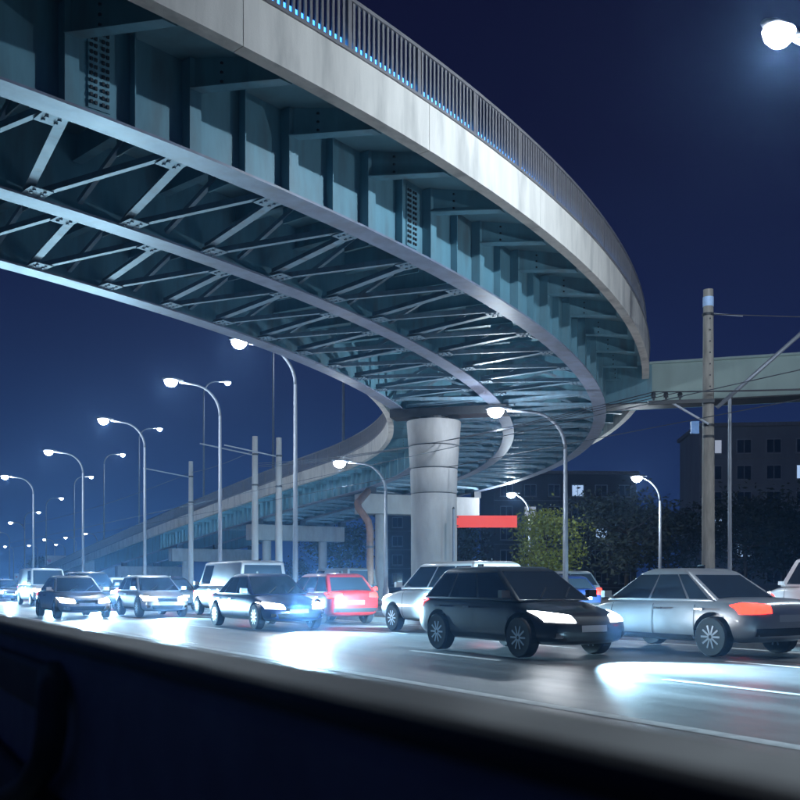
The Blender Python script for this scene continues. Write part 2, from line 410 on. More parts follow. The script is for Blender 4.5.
# ------------------------------------------------------------------ straight side bridge on the right
sb = empty('side_bridge', (9.3, 36.0, 0)); sb_dir = Vector((5.0, -1.5, 0)).normalized(); sang = math.atan2(sb_dir.y, sb_dir.x); sb.rotation_euler = (0, 0, sang)
tag(sb, 'straight pale green steel side bridge running off to the right of the viaduct', 'bridge')
H1 = 9.42
for i in range(6):
    x0 = -2.1 if i == 0 else 0.15+(i-1)*6.6; x1 = .13 if i == 0 else x0+6.57
    b = MB(); b.box(((x0+x1)/2, 0, H1-.80), (x1-x0, .03, 1.42)); b.build('girder_panel', M_side if i else M_girder, sb)
    if i:
        b = MB(); b.box((x0-.015, -.03, H1-.80), (.09, .05, 1.42)); b.build('joint_cover', M_side, sb)
b = MB(); b.box((15.3, .8, H1-.045), (35, 1.9, .08)); b.build('deck', M_side, sb)
b = MB(); b.box((15.3, 0, H1-1.535), (35, .5, .045)); b.build('bottom_flange', M_dark, sb)
b = MB(); b.box((15.3, 1.4, H1-.80), (35, .03, 1.42)); b.build('back_girder', M_girder, sb)
b = MB(); b.box((15.3, .7, H1-1.49), (35, 1.3, .03)); b.build('bottom_plate', M_dark, sb)
for x in (14.5, 30):
    b = MB(); b.lathe([(.5, -.2), (.5, H1-1.6)], 20, (x, .7, 0)); b.build('column', M_conc, sb, auto=True)
    b = MB(); b.box((x, .7, H1-1.70), (1.1, 2.0, .28)); b.build('cross_head', M_conc, sb)
b = MB()
for i in range(18): b.box((i*2+.2, .05, H1+.28), (.05, .05, .57))
b.box((17.2, .05, H1+.58), (34.4, .05, .05)); 
for o in (): pass

# ------------------------------------------------------------------ street lamps
def lamp_light(name, parent, loc, power, rad=.16):
    ld = bpy.data.lights.new(name, 'POINT'); ld.energy = power; ld.color = (.74, .88, 1.0); ld.shadow_soft_size = rad
    o = bpy.data.objects.new(name, ld); col.objects.link(o); o.parent = parent; o.location = loc
    return o
lamp_cache = {}
def street_lamp(x, y, h, arm, adir, label, group, z0=0.0, power=0, far=False, name='street_lamp', scale=1.0):
    rz = math.atan2(adir[1], adir[0]); p = empty(name, (x, y, z0), rz); tag(p, label, 'street lamp', group)
    key = (round(h, 2), round(arm, 2), far)
    if key not in lamp_cache:
        b = MB(); b.lathe([(.15, -.1), (.15, .9), (.10, 1.0), (.065, h-1.4)], 12); m1 = b.mesh('pole', M_steel, True)
        pts = [(0, 0, h-1.42)]
        for i in range(1, 9):
            q = i/8*math.pi/2; pts.append((1.25*(1-math.cos(q)), 0, h-1.42+1.30*math.sin(q)))
        pts.append((arm-.35, 0, h-.12+(arm-1.6)*.06))
        b = MB(); b.tube(pts, [.065]*5+[.05]*5, 8); m2 = b.mesh('arm', M_steel, True)
        hz = h-.12+(arm-1.6)*.06
        b = MB(); n = 10
        prof = [(-.5, .05, .05), (-.35, .10, .08), (0, .17, .11), (.25, .16, .09), (.42, .08, .05)]
        for px, wy, hh in prof:
            for k in range(n):
                a = 2*math.pi*k/n; b.v.append((arm+px, wy*math.cos(a), hz+.06+hh*max(-.35, math.sin(a))))
        for i in range(len(prof)-1):
            for k in range(n): b.f.append((i*n+k, i*n+(k+1) % n, (i+1)*n+(k+1) % n, (i+1)*n+k))
        b.f.append(tuple(range(n))); b.f.append(tuple(range(4*n, 5*n)))
        m3 = b.mesh('lamp_head', M_steel, True)
        b = MB(); s_ = 1.35
        b.lathe([(.02, -.19*s_), (.10*s_, -.165*s_), (.165*s_, -.09*s_), (.19*s_, 0), (.15*s_, .02)], 16, (0, 0, 0))
        for i, v in enumerate(b.v): b.v[i] = (arm+.05+v[0]*1.15, v[1], hz+.005+v[2])
        m4 = b.mesh('lens', M_lampfar if far else M_lamp, True)
        lamp_cache[key] = (m1, m2, m3, m4, hz)
    m1, m2, m3, m4, hz = lamp_cache[key]
    inst('pole', m1, None, p); inst('arm', m2, None, p); hd = inst('lamp_head', m3, None, p); inst('lens', m4, None, hd)
    if power: lamp_light('lamp_light', p, (arm+.05, 0, hz-.33), power, .06)
    return p
toward = (-CS, -SN)       # arm reaching over the near carriageway
G1 = 'street lamps along the tram reservation'
q = RD(16.2, 10.7); street_lamp(q.x, q.y, 10.5, 2.25, toward, 'bright nearby street lamp high at the upper right against the sky', G1, .1, 1900)
for t, lab, pw in ((33.3, 'tallest curved street lamp left of the viaduct, its head just under the girder', 900),
                   (41.3, 'curved street lamp second nearest to the viaduct left of the two concrete poles', 900),
                   (53.0, 'curved street lamp third from the viaduct in the descending row', 900),
                   (67.6, 'curved street lamp fourth from the viaduct in the descending row', 800),
                   (85.4, 'curved street lamp at the left edge of the row by the picture border', 800)):
    q = RD(15.4, t); street_lamp(q.x, q.y, 10.0, 2.2, toward, lab, G1, .1, pw)
G2 = 'short lamps on the far side of the tram reservation'
q = RD(21.95, 25.5); street_lamp(q.x, q.y, 7.1, 2.35, (-1, .0), 'bright arched street lamp in front of the viaduct right of the round pier', G2, .1, 520)
q = RD(22.6, 38.9); street_lamp(q.x, q.y, 6.9, 2.1, (-1, .0), 'arched street lamp left of the round pier in front of the ramp', G2, .0, 320)
q = RD(21.95, 8.0); street_lamp(q.x, q.y, 7.1, 2.35, (-1, .0), 'arched street lamp just outside the right picture border', G2, .1, 900)
G3 = 'short lamps along the far pavement'
street_lamp(14.0, 52, 6.9, 1.2, (-1, 0), 'small street lamp between the lit tree and the tall wooden pole', G3, .12, 800)
street_lamp(8.25, 61.6, 6.9, 1.1, (-1, 0), 'small street lamp just right of the round pier beside the lit tree', G3, .12, 1000)
G4 = 'tall lamps standing on the ramp'
away = (CS, SN)
for t, lab, pw in ((56.5, 'lamp on the ramp whose pole rises beside the round pier, head hidden by the viaduct', 0),
                   (68.0, 'lamp on the ramp with its head hidden behind the viaduct girder', 250),
                   (83.5, 'tall ramp lamp behind the second curved lamp, arm pointing right', 250),
                   (104, 'tall ramp lamp behind the third curved lamp, arm pointing right', 250),
                   (119, 'tall ramp lamp between the third and fourth curved lamps, arm pointing right', 400),
                   (135, 'tall ramp lamp beside the fourth curved lamp, arm pointing right', 400),
                   (154, 'small ramp lamp near the foot of the ramp, upper one of two', 0),
                   (172, 'small ramp lamp near the foot of the ramp, lower one of two', 0)):
    q = RD(29.6, t); u = U1+(t-57.9); z = max(.1, TOP(u)-.12)
    street_lamp(q.x, q.y, 12.2, 2.2, away, lab, G4, z, pw, far=True)
G5 = 'distant lamps at the left horizon'
for (x, y), lab in zip(((-54, 139), (-67.5, 167), (-92, 230), (-84, 224), (-69, 193), (-75.6, 218), (-62, 185), (-53.3, 170)),
        ('brightest distant lamp below the left edge lamp', 'distant lamp nearest the left picture border, upper one', 'tiny distant lamp lowest by the left picture border',
         'tiny distant lamp left of the white signboard', 'distant lamp above the left end of the white signboard', 'tiny distant lamp right above the white signboard', 'distant lamp left of the fourth curved lamp pole foot', 'distant lamp right of the fourth curved lamp pole foot')):
    street_lamp(x, y, 10, 2.0, (-1, 0), lab, G5, 0, 0, far=True)

# ------------------------------------------------------------------ poles and wires
def conc_pole(n, t, h, r, label, m=M_conc):
    q = RD(n, t); p = empty('overhead_line_pole', (q.x, q.y, 0)); tag(p, label, 'pole', 'poles carrying the overhead line')
    b = MB(); b.lathe([(r, -.1), (r*.72, h)], 14); b.build('shaft', m, p, auto=True)
    for z in (h-1.0, h-2.6):
        b = MB(); b.lathe([(r*.86, z), (r*.86, z+.09)], 14); b.build('band', M_dark, p)
    b = MB(); b.beam((0, 0, h-1.0), (CS*-3.0, SN*-3.0, h-.6), .06, .06); b.build('bracket_arm', M_steel, p)
    return p
conc_pole(19.6, 47.4, 8.9, .20, 'tall plain concrete pole, left one of the pair beside the nearest curved lamp')
conc_pole(20.6, 46.6, 8.8, .21, 'tall plain concrete pole, right one of the pair beside the nearest curved lamp')
conc_pole(19.9, 58.5, 8.8, .19, 'concrete pole half hidden behind the second curved lamp')
wp = empty('utility_pole', (8.2, 25.7, 0)); tag(wp, 'tall weathered round utility pole with crossarm at the right', 'pole')
b = MB(); b.lathe([(.175, -.1), (.165, 3), (.13, 9.0)], 18); b.build('shaft', M_wood, wp, auto=True)
b = MB(); b.lathe([(.142, 8.55), (.142, 8.80)], 18); b.build('painted_band', mat('pale_blue_band', (.35, .5, .75), .6), wp)
for z in (5.35, 5.05, 5.95, 8.3):
    b = MB(); b.lathe([(.158, z), (.158, z+.07)], 18); b.build('strap', M_dark, wp)
b = MB(); b.beam((.1, -.17, 6.02), (-1.65, -.17, 5.96), .08, .10); ca = b.build('crossarm', M_dark, wp)
for x in (-1.5, -1.17, -.80):
    b = MB(); b.lathe([(.03, 6.03), (.03, 6.1), (.07, 6.11), (.05, 6.17), (.075, 6.18), (.04, 6.25)], 10, (x, -.17, 0)); b.build('insulator', M_dark, ca)
b = MB(); b.beam((-.05, -.17, 5.4), (-1.0, -.17, 5.95), .05, .05); b.build('arm_brace', M_steel, wp)
b = MB(); b.tube([(.2, -.1, 5.85), (1.2, -.25, 6.75), (3.6, -.6, 8.9)], .055, 8); b.build('diagonal_strut', M_steel, wp, smooth=True)
b = MB(); b.box((-.42, -.2, 5.3), (.2, .12, .32)); b.build('junction_box', mat('blue_box', (.12, .25, .5), .5), wp)
for k in range(7):
    b = MB(); b.box((.0, -.155, 6.4+k*.3), (.035, .02, .035)); b.build('bolt', M_dark, wp)
b = MB(); b.beam((.1, -.05, 8.35), (.85, -.2, 8.25), .035, .035); b.build('stay', M_steel, wp)
tp = empty('sign_pole', (9.22, 27, 0)); tag(tp, 'thin galvanised pole just right of the weathered utility pole', 'pole')
b = MB(); b.lathe([(.06, -.1), (.05, 6.35)], 10); b.build('shaft', M_steel, tp, auto=True)
b = MB(); b.lathe([(.075, 6.35), (.075, 6.42), (.02, 6.5)], 10); b.build('cap', M_dark, tp)
b = MB(); b.lathe([(.12, 0.1), (.12, .18)], 10); b.build('base_flange', M_dark, tp)
gp = empty('thin_post', (1.95, 35.2, 0)); tag(gp, 'thin white post standing right beside the round pier', 'post')
b = MB(); b.lathe([(.045, -.1), (.045, 3.9)], 8); b.build('shaft', M_steel, gp); b = MB(); b.lathe([(.06, 3.9), (.02, 3.97)], 8); b.build('cap', M_dark, gp)

def wire(a, c, sag, label, r=.013):
    a = Vector(a); c = Vector(c); pts = []
    for i in range(17):
        f = i/16; p = a.lerp(c, f); p.z -= sag*4*f*(1-f); pts.append(p)
    b = MB(); b.tube(pts, r, 5); o = b.build('overhead_wire', M_wire, smooth=True); tag(o, label, 'wire', 'overhead wires'); return o
wire((8.25, 25.5, 8.3), (26, 22, 7.6), .25, 'wire running right from near the top of the utility pole')
for x, lab, dz in ((6.7, 'wire from the outermost crossarm insulator', 0), (7.03, 'wire from the middle crossarm insulator', .05), (7.4, 'wire from the innermost crossarm insulator', .1)):
    wire((x, 25.53, 6.25), (30, 20+dz*20, 7.0+dz*3), .4, lab+' stretching away to the right')
    q = RD(19.8, 47.4, 7.3+dz*2); wire((x, 25.53, 6.25), q, .35, lab+' stretching left under the viaduct')
for n, dz in ((16.8, 0), (19.9, .1)):
    wire(RD(n, -10, 5.6+dz), RD(n, 160, 5.6+dz), .3, ('near' if n < 18 else 'far')+' tram contact wire running along the reservation', .012)
wire(RD(19.6, 47.4, 8.2), RD(19.9, 58.5, 8.1), .15, 'short wire between the concrete poles')
wire(RD(19.9, 58.5, 8.1), RD(20, 120, 8.0), .5, 'long wire leaving the concrete poles to the left')

# ------------------------------------------------------------------ red light-trail stand-in, drainpipe, far signs
rs = empty('red_trail_panel', (2.5, 44, 0)); tag(rs, 'made-up glowing orange red panel on a post in place of a light trail right of the round pier', 'sign')  # added panel and post, standing in for a fragment of red light trail
b = MB(); b.box((1.45, 0, 4.0), (2.75, .12, .54)); b.build('panel', M_redtrail, rs)
b = MB(); b.lathe([(.06, -.1), (.06, 4.4)], 10); b.build('post', M_steel, rs, auto=True)
for z in (3.8, 4.2):
    b = MB(); b.box((.06, 0, z), (.2, .16, .06)); b.build('clamp', M_dark, rs)
dp = empty('drainpipe', (-1.55, 50, 0)); tag(dp, 'rusty brown drainpipe bending under the ramp left of the round pier', 'pipe')
b = MB(); b.tube([(0, 0, -.1), (0, 0, 3.9), (-.1, .1, 4.4), (-.6, .5, 5.1), (-.7, 1.0, 5.4), (-.2, 2.6, 6.2)], .19, 12); b.build('pipe', M_rust, dp, smooth=True)
for z in (1.0, 3.0):
    b = MB(); b.lathe([(.22, z), (.22, z+.12)], 12); b.build('collar', M_dark, dp)
def billboard(x, y, w_, h_, z, label, stripe):
    p = empty('signboard', (x, y, 0)); tag(p, label, 'sign')
    b = MB(); b.box((0, 0, z), (w_, .2, h_)); b.build('panel', mat('sign_white', (.7, .7, .72), .5, var=.05), p)
    for s in (-.3, .3):
        b = MB(); b.box((s*w_, .15, (z-h_/2)/2-.05), (.15, .12, z-h_/2+.1)); b.build('post', M_steel, p)
    b = MB(); b.box((-w_*.3, -.115, z), (w_*.16, .03, h_*.25)); b.build('red_mark', mat('sign_red', (.5, .03, .03), .5), p)
billboard(-53.5, 150, 3.2, 1.7, 4.6, 'small white signboard with a red mark beyond the foot of the ramp', True)
billboard(-55.8, 142, 1.7, 1.0, 2.1, 'tiny pale signboard lowest at the left horizon', True)

# ------------------------------------------------------------------ apartment blocks
M_bld = mat('block_concrete', (.30, .32, .34), .85, var=.15, scale=.5, stretch=(1, 1, .4))
M_bld2 = mat('block_brick', (.10, .10, .105), .85, var=.15, scale=.5)
M_pane = glass('window_pane', (.02, .025, .035))
M_lit = emit('lit_window', (.45, .66, 1.0), .8)
M_lit2 = emit('lit_window_warm', (.7, .8, 1.0), .4)
M_wframe = mat('window_frame', (.45, .46, .47), .6)
def block(x, y, rz, nx, nz, label, m, lit, bay=3.2, fl=2.9, depth=12):
    p = empty('apartment_block', (x, y, 0), rz); tag(p, label, 'building')
    W = nx*bay; H = nz*fl+1.2
    b = MB(); b.box((W/2, depth/2, H/2-.1), (W, depth, H+.2)); wl = b.build('wall', m, p)
    b = MB(); b.box((W/2, depth/2, H+.22), (W+.6, depth+.6, .4)); b.build('roof', M_kerb, p)
    b = MB(); b.box((0, 0, 0), (1.5, .06, 1.45)); mp = b.mesh('pane')
    b = MB()
    for s in (-1, 1):
        b.box((s*.79, -.03, 0), (.09, .12, 1.62)); b.box((0, -.03, s*.765), (1.5, .12, .09))
    b.box((0, -.04, 0), (.06, .10, 1.45)); b.box((0, -.08, -.86), (1.8, .22, .06)); mf = b.mesh('window_frame', M_wframe)
    for i in range(nx):
        for k in range(nz):
            fr = inst('window', mf, None, p, ((i+.5)*bay, -.035, 1.9+k*fl))
            L_ = lit.get((i, k)); inst('pane', mp, L_ or M_pane, fr, (0, 0.005, 0))
    b = MB()
    for k in range(nz): b.box((W/2, -.06, k*fl+.55), (W, .1, .07)); 
    b.build('floor_band', M_kerb, p)
block(33.5, 108, R(-6), 9, 6, 'grey apartment block with rows of windows behind the utility pole', M_bld, {(0, 5): M_lit2, (0, 2): M_lit, (3, 4): M_lit, (6, 4): M_lit2, (1, 1): M_lit})
block(12.5, 128, R(4), 6, 5, 'dark apartment block behind the bridge end and the lit tree', M_bld2, {(3, 4): M_lit, (4, 2): M_lit, (1, 3): M_lit2})
block(-2, 150, R(0), 4, 4, 'low dark block seen far behind the round pier', M_bld2, {(1, 2): M_lit2})

# ------------------------------------------------------------------ trees
M_leaf_lit = mat('leaf_lamplit', (.20, .23, .035), .6, var=.4, scale=1.5)  # lamplight put into the colour: leaves brightened for the one lit tree
M_leaf_shade = mat('leaf_shaded', (.018, .028, .016), .7, var=.4, scale=1.5)  # shade put into the colour: same leaves darkened so lamps barely show
M_bark = mat('bark', (.07, .055, .045), .9, var=.3, scale=8)
def tree_mesh(seed, H, rad, nl, leaf):
    rn = random.Random(seed); b = MB()
    b.tube([(0, 0, -.1), (.05, .02, H*.25), (-.04, .05, H*.5), (.03, 0, H*.85)], [.045*H*.5, .035*H*.5, .024*H*.5, .008*H*.5], 8)
    ends = []
    for i in range(14):
        a = rn.uniform(0, 6.28); z0 = H*rn.uniform(.25, .72); L_ = rad*rn.uniform(.55, 1.0)*(1-.3*abs(z0/H-.5))
        e = Vector((L_*math.cos(a), L_*math.sin(a), z0+H*rn.uniform(.08, .24))); mid = Vector((e.x*.5, e.y*.5, z0+(e.z-z0)*.35))
        b.tube([(0, 0, z0), mid, e], [.012*H, .008*H, .003*H], 5); ends += [e, (mid+e)/2]
    ends += [Vector((rn.uniform(-.3, .3)*rad, rn.uniform(-.3, .3)*rad, H*rn.uniform(.78, .95))) for _ in range(5)]
    tm = b.mesh('trunk', M_bark, True)
    c = MB()
    for i in range(nl):
        e = rn.choice(ends); s = rad*.26
        p = e+Vector((rn.gauss(0, s), rn.gauss(0, s), rn.gauss(0, s*.75)))
        d = Vector((rn.gauss(0, 1), rn.gauss(0, 1), rn.gauss(0, .6))).normalized(); r = d.cross(Vector((rn.random(), rn.random(), rn.random()))).normalized()
        l = leaf*rn.uniform(.6, 1.3)
        c.quad([p-d*l, p+r*l*.42, p+d*l, p-r*l*.42])
    return tm, c.mesh('crown')
TM = [tree_mesh(3, 5.2, 1.9, 4200, .11), tree_mesh(11, 8, 3.2, 4200, .2), tree_mesh(19, 7, 2.8, 3600, .2)]
def tree(i, x, y, s, rz, m, label, group=None):
    p = empty('tree', (x, y, .1 if y < 80 else 0), rz); p.scale = (s, s, s); tag(p, label, 'tree', group)
    inst('trunk', TM[i][0], None, p); inst('crown', TM[i][1], m, p)
tree(0, 8.6, 56.5, 1.0, .4, M_leaf_lit, 'small yellow-green tree lit by a street lamp right of the round pier')
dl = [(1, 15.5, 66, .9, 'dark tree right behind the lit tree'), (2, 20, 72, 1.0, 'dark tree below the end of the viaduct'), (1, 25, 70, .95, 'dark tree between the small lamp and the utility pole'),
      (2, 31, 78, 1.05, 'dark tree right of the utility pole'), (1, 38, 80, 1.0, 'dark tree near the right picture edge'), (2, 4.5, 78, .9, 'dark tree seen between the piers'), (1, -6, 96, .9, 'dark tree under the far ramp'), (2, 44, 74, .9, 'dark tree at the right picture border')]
for i, x, y, s, lab in dl: tree(i, x, y, s, x, M_leaf_shade, lab, 'dark trees along the far pavement')
for k, (x, y) in enumerate(((-78, 260), (-90, 290), (-110, 300), (-98, 330), (-125, 330), (-66, 270), (-50, 290), (-30, 280))):
    tree(1+k % 2, x, y, 1.2, k*1.3, M_leaf_shade, 'faint far tree on the left horizon, '+('beside the white signboard', 'left of the white signboard', 'near the left picture border', 'behind the tiny distant lamps', 'hugging the left picture border', 'right of the white signboard', 'below the ramp foot', 'seen under the ramp')[k], 'far trees on the left horizon')

# ------------------------------------------------------------------ cars
def car_meshes(L, W, H, hood, kind):
    hl = L/2; w2 = W/2; D = {}
    belt = .62*H if kind != 'van' else .55*H
    gb = .20
    # body loft: stations (x, zbottom, ztop, halfwidth)
    if kind == 'sedan': st = [(hl, .34, .52, .70), (hl-.06, .24, .62, .86), (hl-.30, .20, .70, .95), (hl-.9, gb, belt-.10, 1), (hl-hood, gb, belt, 1), (0, gb, belt+.01, 1), (-hl+1.05, gb, belt+.05, 1), (-hl+.35, gb+.02, belt+.05, .97), (-hl+.06, .28, belt, .90), (-hl, .40, belt-.12, .76)]
    elif kind == 'hatch': st = [(hl, .34, .54, .70), (hl-.06, .24, .66, .86), (hl-.28, .20, .74, .95), (hl-.8, gb, belt-.08, 1), (hl-hood, gb, belt, 1), (0, gb, belt+.02, 1), (-hl+.7, gb, belt+.06, 1), (-hl+.25, gb+.02, belt+.08, .97), (-hl+.05, .28, belt+.04, .90), (-hl, .40, belt-.08, .78)]
    elif kind == 'suv': st = [(hl, .42, .70, .74), (hl-.06, .30, .84, .88), (hl-.26, .26, .92, .96), (hl-.8, .26, belt-.06, 1), (hl-hood, .26, belt, 1), (0, .26, belt+.02, 1), (-hl+.7, .26, belt+.03, 1), (-hl+.25, .28, belt+.04, .98), (-hl+.05, .34, belt+.02, .92), (-hl, .46, belt-.08, .82)]
    else: st = [(hl, .38, .66, .78), (hl-.06, .28, .82, .90), (hl-.25, .24, .92, .97), (hl-.6, .24, belt-.04, 1), (hl-hood, .24, belt, 1), (0, .24, belt+.01, 1), (-hl+.7, .24, belt+.01, 1), (-hl+.2, .24, belt+.01, 1), (-hl+.04, .28, belt, .97), (-hl, .36, belt-.05, .93)]
    b = MB(); n = 0
    for x, zb, zt, wf in st:
        wv = w2*wf; zm = zb+(zt-zb)*.45
        ring = [(-wv*.80, zb), (-wv*.97, zb+.10), (-wv, zm), (-wv*.965, zt-.07), (-wv*.86, zt), (0, zt+.025), (wv*.86, zt), (wv*.965, zt-.07), (wv, zm), (wv*.97, zb+.10), (wv*.80, zb), (0, zb)]
        n = len(ring); b.v += [(x, y, z) for y, z in ring]
    for i in range(len(st)-1):
        for k in range(n): b.f.append((i*n+k, i*n+(k+1) % n, (i+1)*n+(k+1) % n, (i+1)*n+k))
    b.f.append(tuple(range(n-1, -1, -1))); b.f.append(tuple((len(st)-1)*n+k for k in range(n)))
    D['body'] = (b, True)
    # cabin
    xa = hl-hood+.08; 
    if kind == 'sedan': xr0, xr1, xe = xa-.80, -hl+1.55, -hl+.75
    elif kind == 'hatch': xr0, xr1, xe = xa-.78, -hl+.72, -hl+.22
    elif kind == 'suv': xr0, xr1, xe = xa-.70, -hl+.55, -hl+.16
    else: xr0, xr1, xe = xa-.55, -hl+.14, -hl+.06
    wb, wr = w2*.93, w2*(.70 if kind != 'van' else .82)
    zr = H
    low = [(xa, belt-.03), (xe, belt+.02)]
    cb = MB()
    def ring4(x0, x1, wv, z): return [(x0, -wv, z), (x0, wv, z), (x1, wv, z), (x1, -wv, z)]
    cb.v += ring4(xa, xe, wb, belt-.02)+ring4(xr0+.02, xr1-.02, wr+.015, zr-.06)+ring4(xr0-.14, xr1+.14, wr*.86, zr)
    for i in range(2):
        for k in range(4): cb.f.append((i*4+k, i*4+(k+1) % 4, (i+1)*4+(k+1) % 4, (i+1)*4+k))
    cb.f.append((8, 9, 10, 11)); cb.f.append((3, 2, 1, 0))
    D['cabin'] = (cb, False)
    def lerp(a, c, f): return tuple(a[i]+(c[i]-a[i])*f for i in range(3))
    def pane(p00, p10, p11, p01, mx, my, off):
        def P(u_, v_): return Vector(lerp(lerp(p00, p10, u_), lerp(p01, p11, u_), v_))
        q = [P(mx, my), P(1-mx, my), P(1-mx, 1-my), P(mx, 1-my)]
        nrm = (q[1]-q[0]).cross(q[3]-q[0]).normalized(); 
        c0 = sum(q, Vector())/4
        if nrm.dot(c0-Vector(((xa+xe)/2, 0, belt))) < 0: nrm = -nrm
        bb = MB(); bb.hexa([v-nrm*.01 for v in q]+[v+nrm*off for v in q]); return bb
    lo = cb.v[0:4]; hi = cb.v[4:8]
    D['windscreen'] = (pane(lo[0], lo[1], hi[1], hi[0], .05, .06, .006), False)
    D['rear_window'] = (pane(lo[3], lo[2], hi[2], hi[3], .08, .12, .006), False)
    sw = []
    for s, (l0, l1, h0, h1) in ((1, (lo[1], lo[2], hi[1], hi[2])), (-1, (lo[0], lo[3], hi[0], hi[3]))):
        cuts = (.03, .42, .78, .97) if kind in ('sedan',) else (.03, .38, .70, .97) if kind != 'van' else (.04, .30, .30, .30)
        for c0, c1 in zip(cuts, cuts[1:]):
            if c1-c0 < .01: continue
            sw.append(pane(lerp(l0, l1, c0+.012), lerp(l0, l1, c1-.012), lerp(h0, h1, c1-.012), lerp(h0, h1, c0+.012), 0.0, .10, .006))
    D['side_window'] = (sw, False)
    zl = {'sedan': .60, 'hatch': .64, 'suv': .80, 'van': .80}[kind]; zt = {'sedan': .80, 'hatch': .86, 'suv': .92, 'van': .92}[kind]
    D['_lz'] = (zl, zt, hl, w2, belt, xa)
    mi = []
    for s in (-1, 1):
        bb = MB(); bb.box((xa-.18, s*(w2+.07), belt+.10), (.10, .17, .12)); bb.beam((xa-.2, s*w2*.9, belt+.03), (xa-.18, s*(w2+.05), belt+.08), .05, .05); mi.append(bb)
    D['wing_mirror'] = (mi, False)
    ae = MB(); ae.box((xr1+.25, 0, zr+.03), (.14, .035, .06)); D['roof_aerial'] = (ae, False)
    wi = MB()
    for s in (-.30, .22): wi.beam((xa-.02, s, belt+.035), (xa-.26, s+.30, belt+.20), .02, .02)
    D['wiper'] = (wi, False)
    dh = []
    for s in (-1, 1):
        for x in (xa-1.35, xa-2.25):
            bb = MB(); bb.box((x, s*(w2*.985), belt-.13), (.17, .05, .03)); dh.append(bb)
    D['door_handle'] = (dh, False)
    return D
ME_tyre = MB(); ME_tyre.lathe([(.20, -.10), (.30, -.105), (.325, -.08), (.325, .08), (.30, .105), (.20, .10)], 24, M=Matrix.Rotation(R(90), 4, 'X')); ME_tyre = ME_tyre.mesh('tyre', M_tyre, False)
rb = MB(); rb.lathe([(.205, -.06), (.205, .06), (.19, .085), (.17, .06)], 24, M=Matrix.Rotation(R(90), 4, 'X'))
for k in range(10):
    a = k*2*math.pi/10
    for s in (-1, 1): rb.beam((.03*math.cos(a), s*.085, .03*math.sin(a)), (.19*math.cos(a), s*.085, .19*math.sin(a)), .03, .036, up=(0, 1, 0))
ME_rim = rb.mesh('rim', M_rim)
SPEC = {'sedan': (4.5, 1.78, 1.45, 1.25), 'hatch': (4.0, 1.72, 1.48, 1.0), 'suv': (4.5, 1.84, 1.70, 1.15), 'van': (5.0, 1.92, 1.98, .85)}
CM = {}
from mathutils.bvhtree import BVHTree
def bake(me, mods):
    o = bpy.data.objects.new('tmp', me); col.objects.link(o); mods(o)
    dg = bpy.context.evaluated_depsgraph_get(); r = bpy.data.meshes.new_from_object(o.evaluated_get(dg)); bpy.data.objects.remove(o); return r
def patch(bv, origin, axis, corners, nu, nv, off, name):
    # lay a thin skin on the body: corners are (a, b) pairs in the plane across the axis
    b = MB(); ok = True
    for j in range(nv+1):
        for i in range(nu+1):
            fu, fv = i/nu, j/nv
            p = [(corners[0][k]*(1-fu)+corners[1][k]*fu)*(1-fv)+(corners[3][k]*(1-fu)+corners[2][k]*fu)*fv for k in (0, 1)]
            if axis == 'x': o_ = Vector((origin*5, p[0], p[1])); d = Vector((-origin, 0, 0))
            else: o_ = Vector((p[0], origin*5, p[1])); d = Vector((0, -origin, 0))
            h = bv.ray_cast(o_, d)
            if h[0] is None: b.v.append(tuple(b.v[-1]) if b.v else tuple(o_+d*4)); continue
            b.v.append(tuple(h[0]+h[1]*off))
    for j in range(nv):
        for i in range(nu):
            k = j*(nu+1)+i; b.f.append((k, k+1, k+nu+2, k+nu+1))
    me = b.mesh(name, None, True)
    return me
